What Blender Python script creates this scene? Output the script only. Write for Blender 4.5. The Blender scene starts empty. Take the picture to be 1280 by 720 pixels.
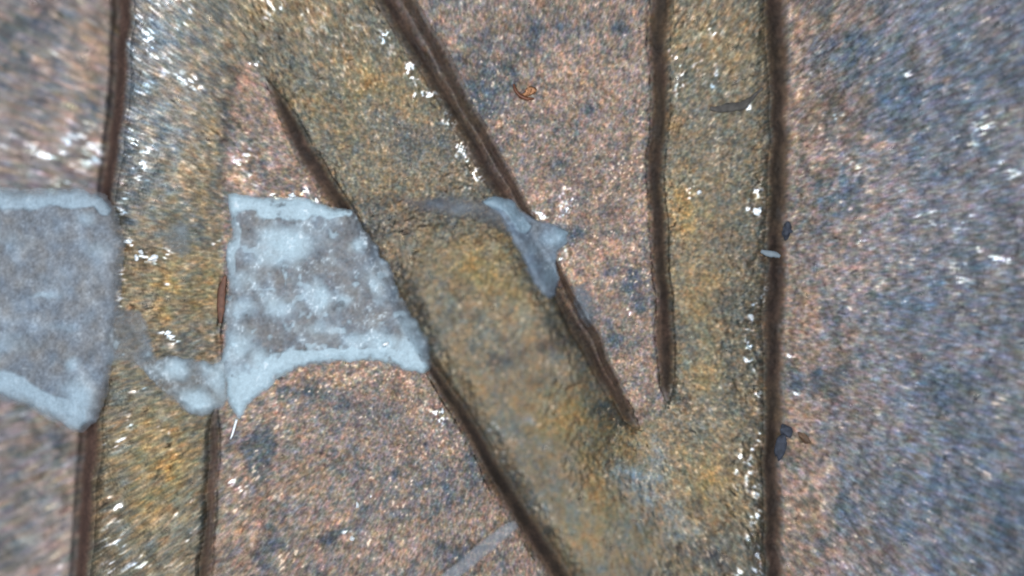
import bpy, math, random
import numpy as np

random.seed(4)
C = bpy.context.scene.collection
# ------------------------------------------------------------------ camera, light, exposure
# One unit is a tenth of a millimetre or so: a close-up through a hand microscope.
# (X, Y) used below are surface coordinates in hundredths of a unit, Y towards the viewer's feet.
def W(X, Y): return ((X - 640) / 100.0, (360 - Y) / 100.0)

DIST = 30.0
cam = bpy.data.cameras.new('camera')
camo = bpy.data.objects.new('camera', cam); C.objects.link(camo)
camo.location = (0, 0, DIST)
cam.sensor_width = 36; cam.lens = 36 * DIST / 12.8
cam.clip_start = 0.1; cam.clip_end = 200
cam.dof.use_dof = True
cam.dof.focus_distance = DIST - 0.04
cam.dof.aperture_fstop = 0.020
bpy.context.scene.camera = camo

sc = bpy.context.scene
sc.cycles.filter_width = 1.8      # the soft little sensor of the hand microscope
sc.view_settings.view_transform = 'Standard'
sc.view_settings.look = 'None'
sc.view_settings.gamma = 1
sc.view_settings.exposure = -0.20
world = bpy.data.worlds.new('World'); sc.world = world; world.use_nodes = True
bg = world.node_tree.nodes['Background']
bg.inputs[0].default_value = (0.62, 0.78, 1.0, 1); bg.inputs[1].default_value = 0.38

def lamp(name, loc, size, power, col):
    l = bpy.data.lights.new(name, 'AREA'); l.shape = 'DISK'; l.size = size; l.energy = power; l.color = col
    o = bpy.data.objects.new(name, l); C.objects.link(o); o.location = loc
    d = -o.matrix_basis.translation
    import mathutils
    o.rotation_euler = mathutils.Vector((-loc[0], -loc[1], -loc[2])).to_track_quat('-Z', 'Y').to_euler()
    return o
# the ring of eight small white diodes round the lens of the microscope
for k in range(8):
    a = math.radians(22.5 + 45 * k)
    p = 950.0
    if math.cos(a) < -0.3: p *= 1.25
    lamp('ring_diode', (12 * math.cos(a), 12 * math.sin(a), 24), 3.6, p, (0.93, 0.97, 1.0))

# ------------------------------------------------------------------ noise tools
def hash2(ix, iy, seed):
    h = (ix.astype(np.int64) * 374761393 + iy.astype(np.int64) * 668265263 + seed * 1442695041) & 0xffffffff
    h = ((h ^ (h >> 13)) * 1274126177) & 0xffffffff
    h = (h ^ (h >> 16)) * 2246822519 & 0xffffffff
    h = h ^ (h >> 15)
    return (h & 0xffffff).astype(np.float32) / 16777215.0 * 2 - 1

def vnoise(x, y, s, seed):
    x = x / s + 1000.37; y = y / s + 1000.71
    ix = np.floor(x); iy = np.floor(y); fx = x - ix; fy = y - iy
    fx = fx * fx * (3 - 2 * fx); fy = fy * fy * (3 - 2 * fy)
    a = hash2(ix, iy, seed); b = hash2(ix + 1, iy, seed)
    c = hash2(ix, iy + 1, seed); d = hash2(ix + 1, iy + 1, seed)
    return (a * (1 - fx) + b * fx) * (1 - fy) + (c * (1 - fx) + d * fx) * fy

def rot(x, y, a):
    return x * math.cos(a) - y * math.sin(a), x * math.sin(a) + y * math.cos(a)

def fbm(x, y, s, seed, octv=3, gain=0.55):
    t = 0; w = 1; n = 0
    for o in range(octv):
        xr, yr = rot(x, y, 0.6 + 1.1 * o)
        t = t + w * vnoise(xr, yr, s / 2 ** o, seed + 17 * o); n += w * w; w *= gain
    return t / math.sqrt(n) * 1.6

def streak(x, y, s, seed, L=11.0, n=10, skew=1.0):
    """grain drawn out radially: lens streaks put into the texture, longer further out"""
    dx = x - 640; dy = y - 360; r = np.sqrt(dx * dx + dy * dy) + 1e-3
    ln = L * np.clip((r - 90) / 560, 0, 1.35) ** 1.3
    ln = ln * (1 + 0.55 * np.clip((300 - x) / 300, 0, 1))
    ux = dx / r; uy = dy / r
    t = 0
    for k in range(n):
        f = (k / (n - 1) - 0.5)
        xr, yr = rot(x + ux * ln * f, y + uy * ln * f, 0.43)
        t = t + vnoise(xr, yr, s, seed)
    t = t / n
    comp = 1 + 0.42 * np.clip(ln / (s * 2.2), 0, 1.6)
    return t * comp * 1.7

def sm(a, b, x):
    t = np.clip((x - a) / (b - a), 0, 1); return t * t * (3 - 2 * t)

def seg_dist(x, y, pts, wid=None):
    """distance to a polyline, with the width interpolated along it"""
    best = np.full(x.shape, 1e9, np.float32); bw = np.zeros_like(best)
    for i in range(len(pts) - 1):
        ax, ay = pts[i]; bx, by = pts[i + 1]
        vx, vy = bx - ax, by - ay; l2 = vx * vx + vy * vy + 1e-9
        t = np.clip(((x - ax) * vx + (y - ay) * vy) / l2, 0, 1)
        d = np.hypot(x - ax - t * vx, y - ay - t * vy)
        m = d < best
        best = np.where(m, d, best)
        if wid is not None: bw = np.where(m, wid[i] * (1 - t) + wid[i + 1] * t, bw)
    return best, bw

def inside(x, y, poly):
    c = np.zeros(x.shape, bool); n = len(poly)
    for i in range(n):
        x1, y1 = poly[i]; x2, y2 = poly[(i + 1) % n]
        if y1 == y2: continue
        m = ((y1 > y) != (y2 > y)) & (x < (x2 - x1) * (y - y1) / (y2 - y1) + x1)
        c ^= m
    return c

def sdist(x, y, poly):
    """signed distance, positive inside"""
    d, _ = seg_dist(x, y, list(poly) + [poly[0]])
    return np.where(inside(x, y, poly), d, -d)

# ------------------------------------------------------------------ the letter and its grooves
G_LEFT = [(158, -360), (154, -60), (152, 0), (149, 90), (142, 160), (134, 220), (130, 270), (128, 400), (118, 500), (110, 545), (104, 600), (101, 660), (98, 720), (92, 970)]
W_LEFT = [20, 18, 17, 16, 17, 17, 14, 12, 14, 17, 18, 18, 17, 17]
G_STEM = [(304, 74), (290, 110), (283, 170), (278, 240), (277, 300), (276, 370), (274, 430), (270, 500), (267, 545), (263, 600), (261, 660), (258, 720), (252, 970)]
W_STEM = [1, 1.5, 2, 2, 2, 6, 5, 4, 11, 9, 10, 11, 12]
G_DIAL = [(304, 74), (328, 98), (350, 132), (372, 170), (396, 212), (420, 250), (455, 305), (488, 365), (516, 420), (545, 466), (572, 510), (600, 560), (628, 606), (656, 652), (690, 706), (720, 752), (862, 970)]
W_DIAL = [1, 4, 10, 14, 15, 13, 5, 4, 5, 9, 13, 15, 18, 17, 17, 17, 17]
G_DIAR = [(270, -360), (480, -12), (506, 34), (540, 92), (572, 142), (600, 190), (626, 236), (660, 296), (692, 356), (718, 402), (745, 446), (766, 486), (786, 520), (797, 532)]
W_DIAR = [14, 17, 16, 13, 14, 14, 13, 6, 6, 11, 12, 12, 13, 8]
G_DIA2 = [(300, -340), (505, -8), (533, 40), (560, 92), (590, 146), (617, 190), (642, 236), (668, 280), (700, 345), (726, 394), (752, 440), (770, 478), (786, 512)]
W_DIA2 = [9, 9, 10, 11, 10, 9, 8, 5, 5, 8, 7, 7, 8]
G_RIGL = [(826, -360), (825, -20), (824, 40), (823, 100), (822, 160), (819, 215), (821, 270), (824, 330), (827, 390), (830, 440), (832, 480), (834, 500)]
W_RIGL = [15, 15, 15, 15, 14, 13, 13, 12, 11, 12, 10, 5]
G_RIGH = [(964, -360), (966, -20), (969, 50), (974, 105), (975, 170), (973, 230), (970, 300), (968, 360), (967, 430), (966, 500), (964, 560), (965, 610), (967, 660), (968, 720), (972, 970)]
W_RIGH = [19, 18, 20, 19, 17, 17, 20, 19, 17, 17, 13, 15, 17, 17, 18]
LETTER = ([(158, -360), (154, -60), (152, 0), (149, 90), (142, 160), (134, 220), (130, 270), (128, 400), (118, 500), (110, 545), (104, 600), (101, 660), (98, 720), (92, 970)]
          + G_STEM[::-1][:-1] + G_DIAL[:] + [(972, 970)] + G_RIGH[::-1][1:] + [(826, -360)]
          + G_RIGL[1:] + [(818, 522)] + G_DIAR[::-1][0:])
GROOVES = [(G_LEFT, W_LEFT, 'broad soft brown groove down the left of the left stem'),
           (G_STEM, W_STEM, 'faint narrow groove down the right of the left stem'),
           (G_DIAL, W_DIAL, 'brown groove along the lower left of the diagonal stroke'),
           (G_DIAR, W_DIAR, 'doubled dark groove along the upper right of the diagonal stroke'),
           (G_RIGL, W_RIGL, 'straight dark groove down the left of the right stem'),
           (G_RIGH, W_RIGH, 'widest darkest groove down the right of the right stem')]

def height(x, y, micro=True):
    """the struck relief, in units; also returns the pieces the colours need"""
    wob = 2.0 * fbm(x, y, 44, 5, 2) + 0.35 * vnoise(x, y, 7, 9)
    wob2 = 1.8 * fbm(x, y, 38, 15, 2) + 0.35 * vnoise(x, y, 6, 19)
    sd = sdist(x + wob * 0.7, y + wob2 * 0.7, LETTER)
    r2 = ((x - 640) ** 2 * 1.0 + (y - 360) ** 2) / 640.0 ** 2
    gx = np.interp(y, [-360, 90, 240, 400, 545, 720, 970], [158, 149, 133, 128, 110, 98, 92])
    base = -0.36 * sm(6, -22, x - gx) - 0.10 * np.clip((230 - x) / 230, 0, 1.5) - 0.22 * np.clip((x - 900) / 380, 0, 3) - 0.04 * r2
    base = base + 0.02 * fbm(x, y, 170, 31, 2) + 0.010 * fbm(x, y, 50, 32, 2)
    # how proud the letter stands: most on the lower diagonal, least on the top left
    hl = 0.11 + 0.34 * sm(180, 430, y) * sm(330, 560, x) * (1 - sm(730, 960, x)) + 0.06 * sm(830, 900, x)
    hl = hl * (1 - 0.85 * np.exp(-((x - 304) ** 2 + (y - 70) ** 2) / 65.0 ** 2)) * (1 - 0.8 * np.exp(-((x - 812) ** 2 + (y - 540) ** 2) / 95.0 ** 2))
    hl = hl * (1 - 0.75 * np.exp(-((x - 280) / 38.0) ** 2) * sm(620, 440, y) * sm(-60, 60, y))
    prof = sm(-9, 15, sd) * 0.8 + sm(6, 40, sd) * 0.2
    crown = -0.03 * np.exp(-np.clip(sd, 0, 200) / 18.0)
    z = base + (hl + crown) * prof
    g = np.zeros_like(x); gid = np.full(x.shape, -1); gbest = np.full(x.shape, 1e9, np.float32)
    for k, (pts, wd, _) in enumerate(GROOVES):
        d, w = seg_dist(x + wob, y + wob2 * 0.5, pts, wd)
        if k == 3:
            d2, w2 = seg_dist(x + wob, y + wob2 * 0.5, G_DIA2, W_DIA2)
            w2 = w2 * 0.50
            gg2 = 0.85 * np.exp(-(d2 / (0.92 * w2)) ** 3 * 0.9)
        w = w * (0.66 if k != 3 else 0.47)
        gg = np.exp(-(d / (0.95 * w)) ** (2.1 if k in (0, 1) else 2.6) * 0.9) * sm(1.5, 7.5, w)
        q = np.where(w < 3.2, 9.0, d / w)
        if k == 3:
            gg = 1 - (1 - gg) * (1 - gg2); q = np.minimum(q, d2 / w2)
        g = np.maximum(g, gg * (0.8 if k == 1 else 1.0))
        m = q < gbest
        gbest = np.where(m, q, gbest); gid = np.where(m, k, gid)
    dep = 0.09 + 0.02 * fbm(x, y, 30, 71, 2)
    z = z - dep * g + g * (0.014 * fbm(x, y, 9, 81, 3) + 0.010 * vnoise(x, y, 3.5, 85))
    return z, sd, g, gid, gbest

# ------------------------------------------------------------------ the grid of the coin's face
def axis(lo, hi, step, far_lo, far_hi):
    a = list(np.arange(lo, hi + 1e-6, step))
    s = step; v = lo; L = []
    while v > far_lo: s = min(s * 1.12, 14); v -= s; L.append(v)
    s = step; v = hi; R = []
    while v < far_hi: s = min(s * 1.12, 14); v += s; R.append(v)
    return np.array(L[::-1] + a + R)
ax = axis(-20, 1300, 1.3, -620, 1900)
ay = axis(-20, 740, 1.3, -355, 965)
nx, ny = len(ax), len(ay)
X, Y = np.meshgrid(ax, ay)          # shape ny, nx
X = X.astype(np.float32); Y = Y.astype(np.float32)
Z, SD, G, GID, GB = height(X, Y)

def blobs(lst):
    """soft edged stains: (x, y, rx, ry, angle, weight)"""
    t = np.zeros_like(X)
    wx = X + 9 * fbm(X, Y, 40, 301, 3); wy = Y + 9 * fbm(X, Y, 40, 311, 3)
    for (bx, by, rx, ry, an, wt) in lst:
        a = math.radians(an); dx = wx - bx; dy = wy - by
        u = dx * math.cos(a) + dy * math.sin(a); v = -dx * math.sin(a) + dy * math.cos(a)
        t += wt * np.exp(-((u / rx) ** 2 + (v / ry) ** 2))
    return t

# grain fields
F3 = streak(X, Y, 2.7, 101); F3b = streak(X, Y, 2.9, 111); F3c = streak(X, Y, 2.9, 121); F3d = streak(X, Y, 3.2, 125); F2 = streak(X, Y, 2.1, 127, 9)
F6 = streak(X, Y, 5.5, 131, 14); F6b = streak(X, Y, 6.5, 141, 14); F6c = streak(X, Y, 6.0, 151, 14)
F14 = fbm(X, Y, 15, 161, 2); F14b = fbm(X, Y, 17, 171, 2)
F26 = fbm(X + 4 * F14, Y + 4 * F14b, 27, 177, 3); F45 = fbm(X, Y, 48, 181, 3); F45b = fbm(X, Y, 55, 191, 3); F120 = fbm(X, Y, 150, 201, 3)

# fine relief of the worn, corroded metal
amp = 0.0024 * (1 + 0.35 * F45)
Z = Z + (amp * (1.1 * F3d + 0.5 * F6) + 0.0024 * F14) * (1 - 0.85 * G)
Z = Z - 0.010 * np.clip(F6b - 1.0, 0, 2) * (1 - G)

# --- colour of the copper field
def mixc(c, t, col):
    t = np.clip(t, 0, 1)[..., None]
    return c * (1 - t) + np.array(col, np.float32) * t
pink = (0.40, 0.265, 0.215); blue = (0.070, 0.082, 0.092); grey = (0.25, 0.245, 0.26)
fieldc = np.ones(X.shape + (3,), np.float32) * np.array((0.208, 0.152, 0.118), np.float32)
right = sm(985, 1150, X + 40 * F45)
fieldc = mixc(fieldc, 0.75 * right, (0.165, 0.182, 0.215))
leftf = sm(150, 60, X)
fieldc = mixc(fieldc, 0.55 * leftf, (0.27, 0.235, 0.225))
# tarnish stains, blue-grey
st = blobs([(600, 120, 26, 34, 20, .9), (660, 70, 34, 26, 0, .7), (690, 30, 40, 20, 0, .45), (645, 140, 40, 14, 20, .6), (775, 45, 16, 22, 0, .8),
            (740, 130, 16, 10, 0, .6), (770, 190, 22, 14, 30, .5), (700, 205, 20, 14, 0, .5), (735, 290, 40, 9, 10, .9), (790, 360, 26, 22, 0, .7),
            (755, 415, 18, 30, 0, .6), (790, 440, 20, 12, 0, .6), (730, 395, 16, 24, -20, .7), (545, 60, 16, 40, -28, .6),
            (1120, 130, 26, 38, 20, .9), (1060, 60, 36, 40, 0, .7), (1045, 250, 40, 30, 0, .5), (1130, 370, 34, 24, 0, .5), (1020, 470, 40, 30, 0, .6),
            (1190, 500, 40, 40, 0, .5), (1240, 300, 30, 60, 0, .3), (1100, 620, 60, 50, 0, .45), (1250, 660, 60, 60, 0, .45), (1200, 60, 90, 40, 0, .35),
            (380, 490, 14, 12, 0, .9), (320, 570, 30, 22, -30, .8), (450, 520, 40, 16, 10, .7), (440, 665, 22, 12, -20, .9), (560, 620, 30, 20, 0, .5),
            (340, 680, 24, 40, 0, .6), (500, 590, 50, 30, 0, .35), (560, 690, 26, 14, -30, .8), (590, 590, 14, 40, -30, .6), (240, 420, 20, 16, 0, .4),
            (110, 122, 26, 18, 0, .8), (20, 60, 50, 44, 0, .5), (30, 130, 30, 14, 0, .4), (20, 560, 44, 50, 0, .4), (20, 660, 50, 40, 0, .3), (70, 20, 40, 14, 0, .4)])
st = 1.05 * st * (0.75 + 0.35 * F14) + 0.20 * np.clip(F45 + 0.1, 0, 1.5) + 0.30 * sm(0.4, 1.2, F26 + 0.45 * F14) + 0.12 * np.clip(F14b, 0, 2)
fieldc = mixc(fieldc, np.clip(st * 1.3, 0, 1) * 0.92, blue)
fieldc = mixc(fieldc, right * np.clip(st, 0, 1) * 0.5, (0.125, 0.155, 0.20))
# fresh copper patches
cp = blobs([(700, 80, 60, 50, 20, .35), (650, 165, 44, 22, 0, .5), (690, 240, 50, 28, 0, .6), (750, 330, 50, 44, 0, .5), (790, 280, 22, 90, 0, .5), (795, 470, 14, 30, 0, .7),
            (720, 350, 16, 26, 0, .6), (1000, 20, 22, 14, -40, .8), (998, 90, 18, 50, 10, .8), (1075, 30, 50, 24, 0, .4), (1020, 200, 30, 40, 0, .4), (1110, 175, 24, 14, 0, .5),
            (1080, 250, 60, 60, 0, .4), (1080, 340, 60, 40, 0, .4), (1010, 480, 14, 90, 0, .5), (1020, 610, 34, 50, 0, .6), (1040, 690, 50, 30, 0, .4),
            (430, 470, 60, 22, 0, .7), (340, 520, 26, 40, 0, .7), (520, 500, 40, 20, 40, .5), (300, 620, 26, 60, 0, .6), (390, 700, 60, 30, 0, .3),
            (470, 660, 60, 40, 0, .3), (305, 215, 24, 22, 0, .9), (300, 150, 20, 40, 0, .4), (340, 210, 16, 22, 0, .3),
            (60, 60, 40, 30, 30, .4), (95, 80, 30, 26, 30, .4), (118, 180, 16, 60, 0, .5), (90, 620, 20, 90, 0, .7), (45, 215, 60, 20, 0, .3)])
cpm = np.clip((cp - 0.5 * np.clip(st, 0, 1)) * (0.8 + 0.5 * F6) + 0.22 * np.clip(-F45b, 0, 2), 0, 1)
fieldc = mixc(fieldc, cpm * 0.65, (0.42, 0.275, 0.195))

# --- colour of the letter: brassy olive with grey
letc = np.ones_like(fieldc) * np.array((0.150, 0.123, 0.086), np.float32)
gold = blobs([(215, 250, 40, 30, 10, .8), (230, 360, 50, 40, 0, .9), (200, 200, 50, 20, 0, .4), (210, 570, 50, 60, 0, .8), (170, 620, 30, 40, 0, .4),
              (480, 100, 70, 40, 40, .4), (430, 130, 30, 60, 30, .5), (590, 320, 50, 40, 40, .8), (620, 360, 50, 30, 40, .5), (690, 520, 40, 34, 0, .7), (760, 560, 60, 40, 40, .8),
              (720, 640, 60, 40, 40, .5), (860, 270, 24, 30, 0, .8), (875, 390, 24, 60, 0, .5), (870, 600, 40, 40, 0, .8), (880, 460, 30, 40, 0, .5), (560, 460, 30, 40, 30, .3),
              (860, 60, 30, 50, 0, .4), (240, 10, 60, 20, 0, .4), (780, 650, 40, 40, 0, .4)])
letc = mixc(letc, np.clip(gold * (0.8 + 0.4 * F14) + 0.12 * F45, 0, 1) * 0.85, (0.225, 0.160, 0.066))
gr = blobs([(540, 190, 60, 26, 30, .6), (500, 160, 40, 24, 30, .5), (270, 90, 60, 40, 30, .5), (300, 60, 60, 30, 0, .4), (280, 200, 14, 70, 0, .7), (640, 450, 50, 10, -12, .3), (245, 420, 36, 18, 0, .6),
            (890, 310, 30, 24, 0, .5), (900, 180, 30, 30, 0, .4), (820, 590, 26, 60, 30, .5), (880, 20, 40, 30, 0, .5), (650, 600, 30, 80, -35, .25), (560, 290, 40, 22, 30, .4), (160, 140, 14, 120, 0, .3), (855, 95, 16, 20, 0, .5),
            (500, 330, 16, 70, -30, .6), (480, 280, 30, 14, 0, .6)])
letc = mixc(letc, np.clip(gr * (0.8 + 0.4 * F14b) + 0.14 * np.clip(F45b, 0, 2), 0, 1) * 0.85, (0.120, 0.112, 0.098))
sil = sm(300, 150, X) * sm(330, 160, Y) * 0.5
letc = mixc(letc, sil, (0.33, 0.33, 0.33))
letc = mixc(letc, blobs([(815, 575, 14, 40, 10, .4), (800, 610, 20, 14, 0, .25), (790, 585, 16, 8, 0, .5), (655, 514, 8, 6, 0, .6), (835, 640, 12, 40, -30, .3)]) * (0.8 + 0.3 * F14), (0.27, 0.31, 0.33))
# dark dirt: scratch arc over the diagonal, spots
arc, _ = seg_dist(X + 2 * F14, Y + 2 * F14b, [(622, 452), (650, 442), (690, 430), (710, 426)])
dk = np.exp(-(arc / 11.0) ** 2) * 0.75 * (0.8 + 0.3 * F14)
stl, _ = seg_dist(X + 3 * F14, Y, [(291, 86), (284, 120), (282, 170), (272, 215), (270, 245)])
dk += 0.85 * np.exp(-(stl / 7.5) ** 2) * (0.8 + 0.3 * F14)
dk += blobs([(552, 265, 15, 12, 0, 1.3), (600, 330, 10, 10, 0, .5), (640, 380, 12, 10, 0, .3), (512, 290, 14, 22, 0, .6), (478, 268, 26, 12, 40, .4), (500, 340, 10, 30, -25, .6), (525, 395, 8, 26, -25, .5), (585, 375, 12, 10, 0, .3), (505, 250, 40, 10, 0, .5), (560, 262, 50, 22, 10, .5), (600, 300, 20, 30, 30, .3),
             (880, 686, 20, 14, 40, 1.2), (864, 640, 10, 22, -30, .6), (655, 497, 8, 8, 0, .5), (770, 575, 5, 14, 40, .6), (670, 470, 30, 8, -12, .4), (905, 690, 16, 10, 0, .3),
             (420, 120, 14, 16, 0, .4), (283, 110, 8, 40, 0, .5), (300, 95, 12, 10, 0, .4), (895, 300, 22, 18, 0, .4), (215, 420, 30, 12, 0, .4), (850, 500, 14, 14, 0, .7), (820, 640, 50, 12, -20, .25),
             (1032, 395, 16, 14, 0, .5), (985, 545, 14, 20, 0, .6), (792, 520, 14, 14, 0, .7)])
dk += 0.22 * np.clip(F14 - 0.7, 0, 1.5)

lm = sm(-3, 5, SD)
col = fieldc * (1 - lm[..., None]) + letc * lm[..., None]
col = mixc(col, dk * 0.85, (0.055, 0.048, 0.045))
# green-grey rim of verdigris just beside the grooves, brown film spilling out of them
spill = np.exp(-np.clip(GB - 0.8, 0, 9) * 1.5) * (0.75 + 0.3 * F14) * sm(0.1, 0.3, GB + 1) 
col = mixc(col, spill * 0.45, (0.17, 0.115, 0.075))
# grain and colour speckle
# clipped glints and glare of the metal, painted into the colour near-white
glint_mask = blobs([(192, 55, 30, 14, 50, .9), (178, 10, 14, 30, -10, .7), (218, 6, 18, 6, 40, 1.1), (196, 48, 18, 10, 60, .9), (168, 60, 8, 50, 0, .9), (165, 150, 8, 60, 0, .9),
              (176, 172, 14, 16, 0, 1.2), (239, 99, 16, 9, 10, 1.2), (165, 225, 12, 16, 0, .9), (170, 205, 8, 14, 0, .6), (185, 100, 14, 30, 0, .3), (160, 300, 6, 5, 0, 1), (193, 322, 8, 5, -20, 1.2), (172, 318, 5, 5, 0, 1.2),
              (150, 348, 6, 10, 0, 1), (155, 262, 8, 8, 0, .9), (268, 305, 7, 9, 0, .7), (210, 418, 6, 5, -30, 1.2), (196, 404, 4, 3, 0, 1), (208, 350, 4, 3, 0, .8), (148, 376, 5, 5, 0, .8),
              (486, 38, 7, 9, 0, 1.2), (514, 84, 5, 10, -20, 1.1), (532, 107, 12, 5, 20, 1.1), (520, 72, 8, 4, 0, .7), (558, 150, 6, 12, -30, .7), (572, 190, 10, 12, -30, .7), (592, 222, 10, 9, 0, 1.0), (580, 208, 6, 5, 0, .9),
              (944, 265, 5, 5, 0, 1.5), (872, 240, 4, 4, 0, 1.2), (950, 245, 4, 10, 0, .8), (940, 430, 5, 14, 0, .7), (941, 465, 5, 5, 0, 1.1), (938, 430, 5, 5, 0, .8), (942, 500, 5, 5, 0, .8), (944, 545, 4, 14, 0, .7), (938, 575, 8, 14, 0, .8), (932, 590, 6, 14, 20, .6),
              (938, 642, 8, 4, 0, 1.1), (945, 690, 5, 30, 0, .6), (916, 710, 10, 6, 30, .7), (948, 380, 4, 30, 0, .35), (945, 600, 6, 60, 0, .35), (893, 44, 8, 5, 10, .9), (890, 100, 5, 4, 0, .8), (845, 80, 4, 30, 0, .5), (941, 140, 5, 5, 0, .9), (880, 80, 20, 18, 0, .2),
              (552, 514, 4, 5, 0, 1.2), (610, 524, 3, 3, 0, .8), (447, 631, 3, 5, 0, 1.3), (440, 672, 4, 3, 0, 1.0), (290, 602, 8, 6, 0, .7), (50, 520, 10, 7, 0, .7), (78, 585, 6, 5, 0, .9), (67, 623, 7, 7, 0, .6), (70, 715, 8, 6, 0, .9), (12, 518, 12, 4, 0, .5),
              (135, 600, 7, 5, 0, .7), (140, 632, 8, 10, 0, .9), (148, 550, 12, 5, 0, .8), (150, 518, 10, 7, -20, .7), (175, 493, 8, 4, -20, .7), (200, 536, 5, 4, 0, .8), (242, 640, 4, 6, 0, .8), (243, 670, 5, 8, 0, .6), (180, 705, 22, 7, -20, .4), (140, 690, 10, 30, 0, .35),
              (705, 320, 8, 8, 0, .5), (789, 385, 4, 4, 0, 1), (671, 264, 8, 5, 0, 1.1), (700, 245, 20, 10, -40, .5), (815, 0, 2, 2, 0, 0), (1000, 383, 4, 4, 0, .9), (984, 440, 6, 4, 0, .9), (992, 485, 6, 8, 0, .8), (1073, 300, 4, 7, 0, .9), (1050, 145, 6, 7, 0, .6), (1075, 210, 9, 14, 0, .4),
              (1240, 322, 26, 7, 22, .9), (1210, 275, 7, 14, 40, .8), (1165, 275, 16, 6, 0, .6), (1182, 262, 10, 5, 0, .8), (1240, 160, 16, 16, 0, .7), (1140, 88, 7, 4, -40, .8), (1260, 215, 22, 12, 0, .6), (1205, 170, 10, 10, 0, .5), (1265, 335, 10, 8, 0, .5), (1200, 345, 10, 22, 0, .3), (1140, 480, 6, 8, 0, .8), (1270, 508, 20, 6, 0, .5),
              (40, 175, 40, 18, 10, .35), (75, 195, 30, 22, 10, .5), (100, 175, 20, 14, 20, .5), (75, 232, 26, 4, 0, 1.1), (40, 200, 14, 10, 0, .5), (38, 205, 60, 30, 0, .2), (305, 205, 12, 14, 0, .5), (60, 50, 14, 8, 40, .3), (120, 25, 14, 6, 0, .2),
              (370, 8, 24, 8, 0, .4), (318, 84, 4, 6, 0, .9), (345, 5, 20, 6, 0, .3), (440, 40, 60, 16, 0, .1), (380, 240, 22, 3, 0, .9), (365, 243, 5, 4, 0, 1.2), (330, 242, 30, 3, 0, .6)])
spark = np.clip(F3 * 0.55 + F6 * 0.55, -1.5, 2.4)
bm = np.clip(glint_mask * (2.0 * (F3 * 0.9 + F6 * 0.45) - 0.75), 0, 1) * (1 - G)
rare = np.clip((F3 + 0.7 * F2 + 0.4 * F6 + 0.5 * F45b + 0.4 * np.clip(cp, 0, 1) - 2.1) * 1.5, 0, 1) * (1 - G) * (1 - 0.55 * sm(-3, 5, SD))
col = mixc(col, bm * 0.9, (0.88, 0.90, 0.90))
colfr = col.copy()
lum = np.exp(0.22 * F3 + 0.26 * F2 + 0.13 * F6 + 0.11 * F14 + 0.10 * F45)
warm = 0.045 * F3 * (X < 1000) + 0.085 * F3b + 0.065 * F6b + 0.06 * F14b + 0.05 * F45
mag = (0.05 * F3c + 0.025 * F6c) * (1 - 0.5 * lm)
soft = 1 - 0.6 * np.clip(sm(900, 1300, X) * 0 + sm(0, 1, sm(520, 620, X) * sm(360, 520, Y) * (1 - sm(800, 850, X)) * lm), 0, 1)
col = col * lum[..., None] ** soft[..., None]
col[..., 0] *= np.exp(warm + mag); col[..., 2] *= np.exp(-warm * 1.0 + mag * 0.8); col[..., 1] *= np.exp(-mag * 0.5)
col = mixc(col, rare * 0.6, (0.84, 0.66, 0.50))  # sparse warm sparkle of the metal, painted into the colour
# brown dirt in the grooves with wall shade painted in, darker towards the core
grime_shade = np.ones_like(col) * np.array((0.082, 0.045, 0.030), np.float32)
olive = np.clip(0.5 + 0.5 * F45, 0, 1)[..., None]
grime_shade = grime_shade * (1 - 0.5 * olive) + np.array((0.085, 0.058, 0.028), np.float32) * 0.5 * olive
grime_shade = grime_shade * (0.88 - 0.45 * sm(0.5, 1.0, G) * sm(1.2, 0.0, GB + 0.2 * F14))[..., None] * np.exp(0.12 * F6 + 0.20 * F14 + 0.05 * F3)[..., None]
redd = (sm(330, 60, X) * 0.6)[..., None]
grime_shade = grime_shade * (1 - redd) + np.array((0.17, 0.085, 0.062), np.float32) * redd * np.exp(0.08 * F6)[..., None]
gm = sm(0.04, 0.92, G + 0.05 * F6 + 0.05 * F14)
gm = np.maximum(gm, np.where(GID == 3, (0.62 + 0.12 * F14) * sm(2.5, 1.9, GB) * sm(500, 470, Y), 0))
col = col * (1 - gm[..., None]) + grime_shade * gm[..., None]
col = np.clip(col, 0.004, 0.95)
rough = np.clip(0.42 + 0.09 * F14 - 0.10 * bm + 0.45 * gm, 0.24, 0.85)

# ------------------------------------------------------------------ materials
def new_mat(name):
    m = bpy.data.materials.new(name); m.use_nodes = True
    nt = m.node_tree; return m, nt, nt.nodes['Principled BSDF']
def N(nt, t, **kw):
    n = nt.nodes.new(t)
    for k, v in kw.items(): setattr(n, k, v)
    return n

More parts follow.
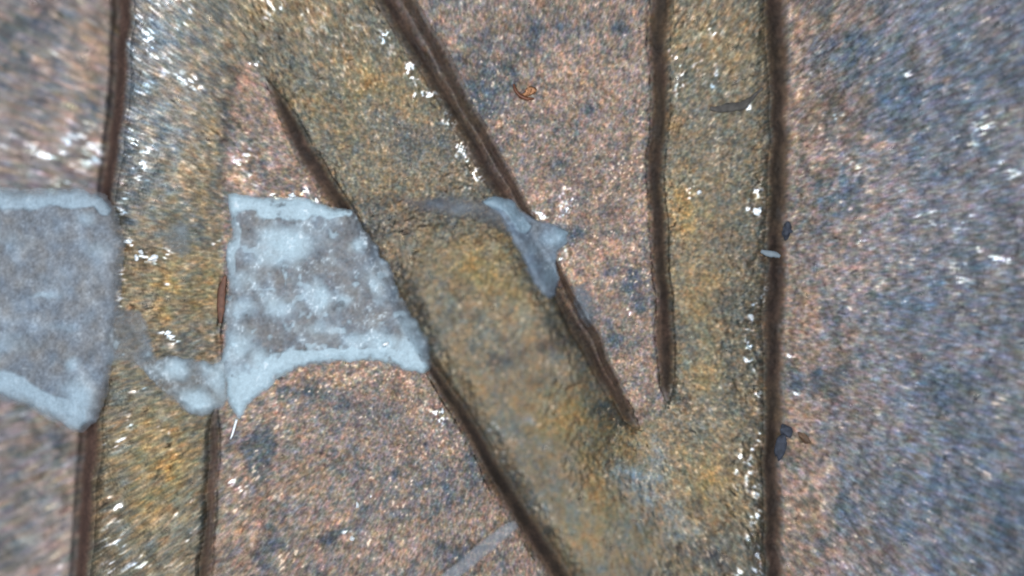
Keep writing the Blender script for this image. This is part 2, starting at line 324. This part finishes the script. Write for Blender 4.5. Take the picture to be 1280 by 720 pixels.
def metal_material(name, metallic, bump, scale):
    m, nt, b = new_mat(name)
    a = N(nt, 'ShaderNodeAttribute', attribute_name='tint')
    r = N(nt, 'ShaderNodeAttribute', attribute_name='wear')
    tc = N(nt, 'ShaderNodeTexCoord')
    n1 = N(nt, 'ShaderNodeTexNoise'); n1.inputs['Scale'].default_value = scale; n1.inputs['Detail'].default_value = 3; n1.inputs['Roughness'].default_value = 0.7
    fl = N(nt, 'ShaderNodeVectorMath', operation='MULTIPLY'); fl.inputs[1].default_value = (1, 1, 0.05)
    nt.links.new(tc.outputs['Object'], fl.inputs[0]); nt.links.new(fl.outputs[0], n1.inputs['Vector'])
    mr = N(nt, 'ShaderNodeMapRange'); mr.inputs[1].default_value = 0.3; mr.inputs[2].default_value = 0.7; mr.inputs[3].default_value = 0.72; mr.inputs[4].default_value = 1.28
    nt.links.new(n1.outputs['Fac'], mr.inputs[0])
    mx = N(nt, 'ShaderNodeVectorMath', operation='SCALE')
    nt.links.new(a.outputs['Color'], mx.inputs[0]); nt.links.new(mr.outputs[0], mx.inputs['Scale'])
    nt.links.new(mx.outputs[0], b.inputs['Base Color'])
    nt.links.new(r.outputs['Fac'], b.inputs['Roughness'])
    b.inputs['Metallic'].default_value = metallic
    b.inputs['Specular IOR Level'].default_value = 0.5
    bp = N(nt, 'ShaderNodeBump'); bp.inputs['Strength'].default_value = bump; bp.inputs['Distance'].default_value = 0.02
    nt.links.new(n1.outputs['Fac'], bp.inputs['Height']); nt.links.new(bp.outputs[0], b.inputs['Normal'])
    return m
M_FIELD = metal_material('worn_copper', 0.78, 0.35, 34)
M_LETTER = metal_material('worn_brass', 0.78, 0.30, 30)
M_GROOVE = metal_material('groove_grime_shade', 0.0, 0.08, 22)  # its tint holds dirt plus the painted shade of the walls

# ------------------------------------------------------------------ mesh builders
def mesh_obj(name, verts, faces, mat, parent=None, attrs=None, cols=None):
    me = bpy.data.meshes.new(name)
    verts = np.asarray(verts, np.float32); faces = np.asarray(faces, np.int32)
    nv, nf, k = len(verts), len(faces), faces.shape[1]
    me.vertices.add(nv); me.vertices.foreach_set('co', verts.ravel())
    me.loops.add(nf * k); me.loops.foreach_set('vertex_index', faces.ravel())
    me.polygons.add(nf); me.polygons.foreach_set('loop_start', np.arange(nf, dtype=np.int32) * k)
    me.polygons.foreach_set('use_smooth', np.ones(nf, bool))
    me.update(calc_edges=True); me.validate()
    for an, av in (attrs or {}).items():
        at = me.attributes.new(an, 'FLOAT', 'POINT'); at.data.foreach_set('value', np.asarray(av, np.float32).ravel())
    for an, av in (cols or {}).items():
        at = me.attributes.new(an, 'FLOAT_COLOR', 'POINT')
        c4 = np.ones((nv, 4), np.float32); c4[:, :3] = av; at.data.foreach_set('color', c4.ravel())
    me.materials.append(mat)
    o = bpy.data.objects.new(name, me); C.objects.link(o)
    if parent is not None: o.parent = parent
    return o

def tag(o, label, cat, group=None):
    o['label'] = label; o['category'] = cat
    if group: o['group'] = group
    return o

coin = bpy.data.objects.new('coin', None); C.objects.link(coin)
tag(coin, 'worn brown copper coin face carrying a raised capital letter N edged by dark grooves', 'coin')

VX = (X - 640) / 100; VY = (360 - Y) / 100
V = np.stack([VX, VY, Z], -1).reshape(-1, 3)
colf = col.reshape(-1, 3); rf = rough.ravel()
idx = np.arange(nx * ny).reshape(ny, nx)
quads = np.stack([idx[1:, :-1], idx[1:, 1:], idx[:-1, 1:], idx[:-1, :-1]], -1).reshape(-1, 4)
def fc(a): return a[:-1, :-1].ravel()
fG = fc(G); fS = fc(SD); fI = fc(GID)
fY = fc(Y)
isg = ((fG > 0.15) & ((fI != 1) | ((fG > 0.25) & ((fY > 330) & (fY < 415) | (fY > 505))))) | ((fI == 3) & (fc(GB) < 2.0) & (fc(Y) < 500))
def part(name, mask, mat, label=None):
    q = quads[mask]
    used, inv = np.unique(q.ravel(), return_inverse=True)
    o = mesh_obj(name, V[used], inv.reshape(-1, 4), mat, coin, {'wear': rf[used]}, {'tint': colf[used]})
    if label: o['label'] = label
    return o
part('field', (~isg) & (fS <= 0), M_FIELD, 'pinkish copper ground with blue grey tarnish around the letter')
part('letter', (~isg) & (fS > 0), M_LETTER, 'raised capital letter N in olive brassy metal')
for k, (_, _, lab) in enumerate(GROOVES):
    if k == 1:      # this one is broken by the crust
        part('groove', isg & (fI == 1) & (fY < 460), M_GROOVE, 'short reddish groove between the left stem and the crust in the bay')
        part('groove', isg & (fI == 1) & (fY >= 460), M_GROOVE, 'soft brown groove right of the left stem below the crust')
    else:
        part('groove', isg & (fI == k), M_GROOVE, lab)

# ------------------------------------------------------------------ pale residue lying on the coin
def residue_material(name, thin_alpha):
    m, nt, b = new_mat(name)
    a = N(nt, 'ShaderNodeAttribute', attribute_name='tint')
    al = N(nt, 'ShaderNodeAttribute', attribute_name='cover')
    tc = N(nt, 'ShaderNodeTexCoord')
    n1 = N(nt, 'ShaderNodeTexNoise'); n1.inputs['Scale'].default_value = 22; n1.inputs['Detail'].default_value = 4; n1.inputs['Roughness'].default_value = 0.65
    nt.links.new(tc.outputs['Object'], n1.inputs['Vector'])
    mr = N(nt, 'ShaderNodeMapRange'); mr.inputs[1].default_value = 0.3; mr.inputs[2].default_value = 0.7; mr.inputs[3].default_value = 0.84; mr.inputs[4].default_value = 1.12
    nt.links.new(n1.outputs['Fac'], mr.inputs[0])
    mx = N(nt, 'ShaderNodeVectorMath', operation='SCALE')
    nt.links.new(a.outputs['Color'], mx.inputs[0]); nt.links.new(mr.outputs[0], mx.inputs['Scale'])
    nt.links.new(mx.outputs[0], b.inputs['Base Color'])
    nt.links.new(al.outputs['Fac'], b.inputs['Alpha'])
    b.inputs['Roughness'].default_value = 0.52
    b.inputs['Specular IOR Level'].default_value = 0.45
    bp = N(nt, 'ShaderNodeBump'); bp.inputs['Strength'].default_value = 0.25; bp.inputs['Distance'].default_value = 0.03
    nt.links.new(n1.outputs['Fac'], bp.inputs['Height']); nt.links.new(bp.outputs[0], b.inputs['Normal'])
    return m
M_RES = residue_material('dried_pale_residue', 0.5)

def coin_z(x, y):
    z, *_ = height(x, y); return z

def residue(name, label, poly, bands, thin=0.03, thick=0.085, step=1.5, cover=(0.66, 0.99), bridge=0.0, edge=6.0, speck=1.0, thin_c=(0.27, 0.29, 0.315), thick_c=(0.46, 0.58, 0.64), seed=0, group=None, wob=2.2, flk=0.6, plane=False):
    """a sheet of dried residue that follows the coin, with thicker whiter lumps (bands)"""
    P = np.array(poly, float)
    x0, y0 = P.min(0) - 6; x1, y1 = P.max(0) + 6
    gx = np.arange(x0, x1, step); gy = np.arange(y0, y1, step)
    x, y = np.meshgrid(gx, gy); x = x.astype(np.float32); y = y.astype(np.float32)
    wx = x + wob * fbm(x, y, 22, 401 + seed, 3); wy = y + wob * fbm(x, y, 22, 411 + seed, 3)
    sd = sdist(wx, wy, poly)
    t = np.zeros_like(x)
    nb = fbm(x, y, 14, 471 + seed, 3) * speck
    for bd in bands:
        if bd[0] == 'line':
            d, w = seg_dist(wx, wy, bd[1], bd[2]); t = np.maximum(t, bd[3] * (1 - sm(0.70, 1.12, d / w + 0.22 * nb)))
        else:
            _, bx, by, rx, ry, an, wt = bd
            a = math.radians(an); dx = wx - bx; dy = wy - by
            u = dx * math.cos(a) + dy * math.sin(a); v = -dx * math.sin(a) + dy * math.cos(a)
            t = np.maximum(t, wt * np.exp(-((u / rx) ** 2 + (v / ry) ** 2) ** 1.3))
    n7 = fbm(x, y, 11, 421 + seed, 3); n20 = fbm(x, y, 30, 431 + seed, 3); n4 = vnoise(x, y, 3.2, 441 + seed)
    t = np.clip(t + 0.22 * np.clip(n7 - 0.35, 0, 2) * speck + 0.10 * n20, 0, 1)
    n9 = 1.3 * vnoise(x, y, 10, 481 + seed) + 0.5 * vnoise(x, y, 4.6, 482 + seed)
    fl = sm(0.1, 0.7, n9 + 0.4 * n20 + flk * sm(P[:, 1].min(), P[:, 1].max(), y) - 0.75) * speck
    t = np.maximum(t, 0.60 * fl)
    hol = sm(1.1, 1.6, -n7 + 0.3 * n4) * speck
    t = t * (1 - 0.4 * hol)
    z = coin_z(x, y)
    if bridge > 0:                 # the film spans the grooves instead of dipping into them
        _, s_, g_, _, _ = height(x, y)
        z = z + (0.09) * g_ * bridge
    if plane: z = np.maximum(z, -0.16 + 0.24 * sm(-40, 150, x))
    rise = sm(0, 12, sd)
    h = (thin + (thick - thin) * t) * (0.35 + 0.65 * rise) + 0.006 * n7 * speck + 0.003 * n4
    pit = np.clip(-n7 - 1.25 - 0.5 * t, 0, 1) * speck * 0.6
    h = np.maximum(h - 0.03 * pit, 0.008)
    h = h * sm(-1.5, 6.0, sd) + 0.003
    zt = z + h
    c = np.ones(x.shape + (3,), np.float32) * np.array(thin_c, np.float32)
    n25 = vnoise(x, y, 2.6, 461 + seed)
    c = c * (1 + 0.10 * n20 + 0.10 * n7 + 0.13 * n4 + 0.20 * n25)[..., None]
    wrm = 0.06 * fbm(x, y, 16, 451 + seed, 2)
    c[..., 0] *= 1 + wrm; c[..., 2] *= 1 - wrm
    tt = t[..., None]
    c = c * (1 - tt) + np.array(thick_c, np.float32) * (1 + 0.05 * n7 + 0.04 * n25)[..., None] * tt
    c = c * (1 - 0.55 * np.clip(pit * 2, 0, 1))[..., None]
    gl = np.clip(1.4 * n25 + 0.6 * n7 - 1.1, 0, 1)[..., None] * speck
    c = c * (1 - gl) + np.array((0.75, 0.82, 0.86), np.float32) * gl
    cv = cover[0] + (cover[1] - cover[0]) * np.clip(t * 1.6 + 0.18 * n7 + 0.1 * n20, 0, 1)
    cv = np.clip(cv, 0, 1) * sm(-0.5, 1, (sd + 0.7 * n7 * speck) / edge)
    ny_, nx_ = x.shape
    ii = np.arange(ny_ * nx_).reshape(ny_, nx_)
    qd = np.stack([ii[1:, :-1], ii[1:, 1:], ii[:-1, 1:], ii[:-1, :-1]], -1).reshape(-1, 4)
    sdm = np.maximum.reduce([sd[:-1, :-1], sd[1:, :-1], sd[:-1, 1:], sd[1:, 1:]]).ravel()
    q = qd[sdm > 0]
    used, inv = np.unique(q.ravel(), return_inverse=True)
    cx, cy = P.mean(0); ox, oy = W(cx, cy)
    vv = np.stack([(x - 640) / 100 - ox, (360 - y) / 100 - oy, zt], -1).reshape(-1, 3)[used]
    o = mesh_obj(name, vv, inv.reshape(-1, 4), M_RES, None, {'cover': cv.ravel()[used]}, {'tint': np.clip(c, 0.01, 0.92).reshape(-1, 3)[used]})
    o.location = (ox, oy, 0)
    return tag(o, label, 'residue', group)

# broad patch in the lower left bay of the N
residue('residue_patch', 'pale blue white crust filling the bay between the left stem and the diagonal',
        [(286, 244), (320, 242), (356, 247), (392, 249), (416, 257), (438, 264), (451, 286), (466, 298), (477, 316), (489, 338), (499, 366), (512, 386), (526, 408),
         (538, 430), (541, 455), (528, 468), (508, 464), (486, 455), (460, 450), (432, 450), (402, 455), (372, 461), (350, 474), (332, 492), (312, 506), (297, 524), (288, 508),
         (279, 494), (276, 460), (278, 430), (283, 408), (280, 384), (285, 364), (283, 340), (282, 318), (288, 300), (285, 274)],
        [('line', [(286, 252), (320, 254), (345, 260), (376, 262), (400, 258), (428, 264)], [13, 14, 17, 18, 12, 9], 1.0),
         ('line', [(286, 262), (292, 300), (290, 340)], [10, 7, 5], .6),
         ('b', 360, 304, 34, 22, 25, .95), ('b', 340, 320, 20, 12, 0, .6), ('b', 400, 372, 12, 20, 0, .85), ('b', 345, 384, 22, 14, 0, .6), ('b', 300, 350, 22, 12, 0, .5),
         ('b', 447, 307, 10, 9, 0, .8), ('b', 430, 378, 12, 8, 0, .8), ('b', 305, 385, 20, 12, 0, .5), ('b', 470, 360, 10, 24, -20, .45), ('b', 300, 430, 24, 22, 0, .75),
         ('b', 455, 425, 22, 12, 0, .8), ('b', 480, 430, 26, 18, 10, .9), ('b', 510, 440, 24, 20, 30, .9), ('b', 510, 410, 14, 16, 0, .6), ('b', 325, 450, 14, 18, 0, .9), ('b', 395, 410, 14, 8, 0, .5),
         ('line', [(296, 515), (302, 490), (330, 470), (362, 448), (405, 444), (450, 442), (500, 452), (528, 458)], [6, 24, 22, 12, 9, 8, 12, 8], 1.0),
         ('b', 300, 480, 26, 24, 0, 1.0)],
        thin=0.022, thick=0.045, seed=1, bridge=0.9)
# out at the left of the picture
residue('residue_patch', 'large greyish blue crust left of the left stem, running off the picture',
        [(-200, 230), (-60, 236), (0, 234), (60, 238), (110, 235), (132, 240), (148, 262), (156, 300), (152, 345), (146, 400), (142, 450), (136, 492),
         (124, 520), (104, 540), (84, 538), (62, 522), (34, 508), (0, 500), (-60, 484), (-200, 470)],
        [('line', [(-200, 240), (0, 246), (60, 248), (120, 248), (136, 262)], [16, 17, 12, 10, 8], .95),
         ('line', [(-200, 480), (-30, 470), (20, 484), (60, 506), (95, 520)], [14, 18, 16, 14, 18], 1.0),
         ('b', 112, 273, 12, 10, 0, .6), ('b', 120, 310, 20, 10, 0, .4), ('b', 55, 371, 20, 4, 0, .6), ('b', 92, 455, 10, 10, 0, .8), ('b', 100, 500, 22, 26, 0, .9), ('b', 10, 430, 40, 12, 0, .4), ('b', 10, 300, 30, 12, 0, .25), ('b', 80, 410, 20, 6, 0, .3)],
        thin=0.03, thick=0.06, seed=2, bridge=0.9, speck=0.22, plane=True, cover=(0.80, 1.0), edge=18.0, thin_c=(0.265, 0.285, 0.315), thick_c=(0.37, 0.47, 0.54))
# on the left stem
residue('residue_patch', 'thin pale smear on the left stem between the two larger crusts',
        [(128, 388), (150, 384), (172, 390), (184, 404), (188, 430), (196, 448), (214, 444), (236, 448), (262, 452), (282, 448), (284, 492), (274, 514), (252, 523), (236, 516), (214, 500), (196, 484), (180, 462), (160, 452), (128, 458)],
        [('b', 222, 462, 18, 14, 0, .8), ('b', 246, 498, 24, 18, 20, .95), ('b', 272, 470, 14, 30, 0, .6), ('b', 206, 466, 16, 8, 30, .5), ('b', 262, 460, 12, 10, 0, .6)],
        thin=0.02, thick=0.08, seed=3, bridge=0.95, cover=(0.55, 0.98), edge=5.0, speck=0.6, thin_c=(0.25, 0.26, 0.27))
residue('residue_spot', 'small round grey smudge on the left stem beside the white glints',
        [(206, 292), (214, 282), (226, 277), (238, 280), (243, 296), (240, 314), (228, 322), (214, 318), (206, 308)],
        [('b', 228, 286, 12, 8, 0, .3)], thin=0.012, thick=0.04, seed=4, cover=(0.55, 0.8), edge=9.0, speck=0.3, thin_c=(0.27, 0.27, 0.255))
# right of the diagonal
residue('residue_patch', 'small bluish three pointed crust at the right edge of the diagonal stroke',
        [(604, 252), (622, 246), (638, 250), (650, 262), (668, 274), (690, 282), (712, 288), (710, 302), (700, 314), (696, 332), (700, 350), (697, 372), (686, 374), (672, 360), (660, 342), (652, 318), (640, 296), (624, 274)],
        [('line', [(612, 250), (632, 258), (655, 285)], [9, 10, 8], .75), ('b', 704, 292, 14, 12, 0, .7), ('b', 692, 300, 16, 10, 0, .45), ('b', 688, 344, 14, 18, 0, .6), ('b', 668, 310, 14, 14, 0, .2)],
        thin=0.03, thick=0.09, seed=5, bridge=0.95, cover=(0.9, 1.0), speck=0.35, edge=4.0, thin_c=(0.20, 0.235, 0.28), thick_c=(0.29, 0.40, 0.47))
residue('residue_film', 'faint grey film on the diagonal left of the small crust',
        [(505, 252), (540, 247), (580, 246), (622, 249), (640, 270), (652, 300), (636, 296), (610, 280), (580, 272), (545, 268), (515, 266)],
        [], thin=0.010, thick=0.02, seed=6, cover=(0.40, 0.5), edge=14.0, speck=0.3, thin_c=(0.20, 0.21, 0.235))
residue('residue_film', 'grey blue smudge on the field just below the small crust',
        [(714, 358), (728, 352), (742, 366), (744, 396), (736, 410), (724, 396), (716, 378)],
        [], thin=0.012, thick=0.02, seed=7, cover=(0.55, 0.6), edge=9.0, speck=0.3, thin_c=(0.16, 0.18, 0.21))

# ------------------------------------------------------------------ slivers, fibres, crumbs
def simple_mat(name, colr, rough=0.5, metallic=0.0, var=0.35, scale=14, alpha=1.0):
    m, nt, b = new_mat(name)
    tc = N(nt, 'ShaderNodeTexCoord'); n1 = N(nt, 'ShaderNodeTexNoise'); n1.inputs['Scale'].default_value = scale; n1.inputs['Detail'].default_value = 4
    nt.links.new(tc.outputs['Object'], n1.inputs['Vector'])
    cr = N(nt, 'ShaderNodeValToRGB')
    cr.color_ramp.elements[0].position = 0.32; cr.color_ramp.elements[1].position = 0.68
    cr.color_ramp.elements[0].color = tuple(c * (1 - var) for c in colr) + (1,)
    cr.color_ramp.elements[1].color = tuple(min(1, c * (1 + var)) for c in colr) + (1,)
    nt.links.new(n1.outputs['Fac'], cr.inputs[0]); nt.links.new(cr.outputs[0], b.inputs['Base Color'])
    b.inputs['Roughness'].default_value = rough; b.inputs['Metallic'].default_value = metallic; b.inputs['Alpha'].default_value = alpha
    bp = N(nt, 'ShaderNodeBump'); bp.inputs['Strength'].default_value = 0.5; bp.inputs['Distance'].default_value = 0.03
    nt.links.new(n1.outputs['Fac'], bp.inputs['Height']); nt.links.new(bp.outputs[0], b.inputs['Normal'])
    return m

def zat(Xp, Yp):
    return float(coin_z(np.array([[Xp]], np.float32), np.array([[Yp]], np.float32))[0, 0])

def strand(name, label, cat, pts, rads, mat, flat=1.0, lift=0.3, seed=0, off=0.0, zfix=None, sides=10, group=None, rug=0.12):
    """a tapering strand or sliver lying on the coin; pts in surface coordinates, radii in the same"""
    rnd = random.Random(seed)
    P = []
    sub = 5
    for i in range(len(pts) - 1):
        for s in range(sub):
            t = s / sub
            P.append((pts[i][0] * (1 - t) + pts[i + 1][0] * t, pts[i][1] * (1 - t) + pts[i + 1][1] * t, rads[i] * (1 - t) + rads[i + 1] * t))
    P.append((pts[-1][0], pts[-1][1], rads[-1]))
    # smooth the path
    for _ in range(3):
        P = [P[0]] + [tuple((P[i - 1][k] + 2 * P[i][k] + P[i + 1][k]) / 4 for k in range(3)) for i in range(1, len(P) - 1)] + [P[-1]]
    cx, cy = W(*pts[len(pts) // 2]); vs = []; fs = []
    for i, (px, py, r) in enumerate(P):
        q = P[min(i + 1, len(P) - 1)]; p = P[max(i - 1, 0)]
        tx, ty = (q[0] - p[0]), -(q[1] - p[1]); l = math.hypot(tx, ty) + 1e-6; nx_, ny_ = -ty / l, tx / l
        wx, wy = W(px, py)
        zb = (zat(px, py) if zfix is None else zfix) + off
        for k in range(sides):
            a = 2 * math.pi * k / sides
            rr = r / 100 * (1 + rnd.uniform(-rug, rug))
            vs.append((wx - cx + nx_ * math.cos(a) * rr, wy - cy + ny_ * math.cos(a) * rr, zb + r / 100 * lift * flat + math.sin(a) * rr * flat))
    n = len(P)
    for i in range(n - 1):
        for k in range(sides):
            k2 = (k + 1) % sides
            fs.append((i * sides + k, i * sides + k2, (i + 1) * sides + k2, (i + 1) * sides + k))
    me = bpy.data.meshes.new(name)
    fs2 = list(fs) + [tuple(range(sides))[::-1], tuple(range((n - 1) * sides, n * sides))]
    me.from_pydata(vs, [], fs2); me.update()
    for p in me.polygons: p.use_smooth = True
    me.materials.append(mat)
    o = bpy.data.objects.new(name, me); C.objects.link(o); o.location = (cx, cy, 0)
    return tag(o, label, cat, group)

def crumb(name, label, cat, px, py, rx, ry, rz, ang, mat, seed, off=0.0, rug=0.28, group=None):
    import bmesh
    bm = bmesh.new(); bmesh.ops.create_icosphere(bm, subdivisions=3, radius=1)
    rnd = np.random.RandomState(seed); ks = rnd.normal(size=(9, 3)) * 1.9; ph = rnd.uniform(0, 6.28, 9)
    ca, sa = math.cos(math.radians(-ang)), math.sin(math.radians(-ang))
    z0 = zat(px, py) + off
    for v in bm.verts:
        p = np.array(v.co); n = float(np.sum(np.sin(ks @ p * 1.4 + ph)) / 9)
        s = 1 + rug * n * 2.2 + rug * 0.5 * float(np.sum(np.sin(ks @ p * 3.7 + ph * 2)) / 9)
        x, y, z = p[0] * rx / 100 * s, p[1] * ry / 100 * s, p[2] * rz / 100 * s
        v.co = (x * ca - y * sa, x * sa + y * ca, z + z0 + rz / 100 * 0.5)
    me = bpy.data.meshes.new(name); bm.to_mesh(me); bm.free()
    for p in me.polygons: p.use_smooth = True
    me.materials.append(mat)
    o = bpy.data.objects.new(name, me); C.objects.link(o); o.location = W(px, py) + (0,)
    return tag(o, label, cat, group)

M_DARK = simple_mat('dark_lint', (0.085, 0.075, 0.066), 0.85)
M_INK = simple_mat('blue_black_grit', (0.045, 0.050, 0.068), 0.8)
M_RED = simple_mat('red_brown_scale', (0.16, 0.055, 0.025), 0.35)
M_COPP = simple_mat('bright_copper', (0.42, 0.20, 0.10), 0.4, 0.8, 0.6, 30)
M_PALE = simple_mat('pale_sliver', (0.22, 0.26, 0.29), 0.5, 0.0, 0.15, alpha=0.9)
M_GHOST = simple_mat('clear_fibre', (0.34, 0.37, 0.42), 0.6, 0.0, 0.1, alpha=0.24)
M_WHITE = simple_mat('white_shaving', (0.85, 0.87, 0.88), 0.3, 0.3, 0.1)
M_BROWN = simple_mat('brown_scale', (0.12, 0.065, 0.035), 0.6)

# curled copper chip: an empty with its two faces
chip = bpy.data.objects.new('copper_chip', None); C.objects.link(chip)
cxw, cyw = W(656, 115); chip.location = (cxw, cyw, 0)
tag(chip, 'tiny curled reddish copper chip lying on the field right of the diagonal', 'metal chip')
a = strand('curled_edge', '', '', [(642, 105), (644, 113), (650, 120), (659, 124), (668, 123)], [1.2, 2.3, 2.6, 2.3, 1.0], M_RED, flat=1.4, lift=0.7, seed=3, off=0.01)
b_ = crumb('shiny_face', '', '', 660, 115, 7, 4, 1.2, -25, M_COPP, 5, 0.0, 0.75)
for o in (a, b_):
    for k in ('label', 'category'):
        del o[k]
    o.location = (o.location.x - cxw, o.location.y - cyw, 0); o.parent = chip

strand('dark_fibre', 'dark lint fibre with a thick end lying across the right stem near its top', 'fibre',
       [(886, 137), (898, 138), (912, 135), (926, 134), (936, 126), (944, 118), (952, 111)], [2.0, 4.5, 5.5, 5.5, 2.8, 1.8, 1.6], M_DARK, flat=0.4, lift=0.6, seed=1, off=0.01)
crumb('dark_crumb', 'lumpy blue black crumb wedged in the rightmost groove near the bottom', 'crumb', 975, 560, 7, 16, 6, 12, M_INK, 11, 0.04, 0.38)
crumb('dark_crumb', 'small dark crumb on the upper rim of the groove above the lumpy one', 'crumb', 983, 540, 8, 6, 4, 30, M_INK, 12, 0.0, 0.4)
crumb('brown_flake', 'small brown flake on the field right of the dark crumbs', 'flake', 1006, 547, 9, 4, 2, 50, M_BROWN, 13, 0.0, 0.6)
crumb('dark_crumb', 'dark round crumb on the right rim of the rightmost groove at mid height', 'crumb', 984, 288, 7, 9, 4, 0, M_INK, 14, 0.0, 0.5)
strand('pale_sliver', 'short pale grey sliver bridging the rightmost groove', 'sliver', [(950, 314), (958, 317), (968, 318), (974, 321)], [2.0, 4.2, 4.2, 2.0], M_PALE, flat=0.5, zfix=0.10, seed=4)
strand('clear_fibre', 'faint grey see-through fibre beside the diagonal at the bottom of the picture', 'fibre',
       [(548, 730), (575, 708), (605, 682), (632, 660), (646, 652)], [8, 8.5, 9, 8, 5], M_GHOST, flat=0.3, zfix=0.30, seed=5, rug=0.05)
strand('white_shaving', 'thin bright white shaving hanging below the tip of the crust in the bay', 'shaving',
       [(296, 524), (293, 534), (291, 542), (288, 549)], [1.6, 1.8, 1.6, 0.8], M_WHITE, flat=0.7, lift=0.8, seed=6, off=0.02)
strand('brown_scale', 'long thin red brown scale along the left rim of the crust in the bay', 'scale',
       [(282, 345), (277, 362), (276, 384), (275, 404)], [2.0, 5.0, 5.5, 2.0], simple_mat('rust_scale', (0.17, 0.075, 0.045), 0.6), flat=0.4, lift=0.5, seed=7, off=0.02)
# clipped glints built as small near-white bodies
M_GLINT = simple_mat('white_glint', (0.90, 0.92, 0.92), 0.25, 0.2, 0.05)
glint_spots = [(945, 265, 4.5, 4.5, 'largest white glint, on the right stem beside the rightmost groove'),
          (873, 241, 2.6, 2.2, 'tiny white glint in the middle of the right stem above its golden stain'),
          (193, 322, 6, 3, 'elongated white glint on the left stem, rightmost of the close trio'),
          (171, 322, 3, 3.5, 'white glint on the left stem, lowest of the close trio'),
          (177, 315, 3, 2.2, 'white glint on the left stem, middle of the close trio'),
          (160, 302, 5, 2.6, 'white glint on the left stem just above the close trio'),
          (211, 416, 5, 2.6, 'white glint on the dark stain of the left stem above the smear'),
          (483, 430, 5, 2.2, 'white glint on the lower right of the crust in the bay'),
          (365, 244, 4.0, 3, 'white glint at the top rim of the crust in the bay'),
          (553, 514, 2.6, 3.2, 'white glint on the field beside the lower diagonal groove'),
          (447, 631, 2.0, 4.0, 'upright white glint in the lower bay of the field'),
          (440, 673, 3.0, 2.2, 'white glint beside a dark stain near the bottom of the lower bay')]
for i, (gx_, gy_, rx_, ry_, lab) in enumerate(glint_spots):
    off = 0.08 if i == 7 else 0.0
    crumb('white_glint', lab, 'grain', gx_, gy_, rx_, ry_, 2.2, -25 if i in (2, 6, 7) else 0, M_GLINT, 40 + i, off, 0.35, 'white glints built as small bodies on the coin')
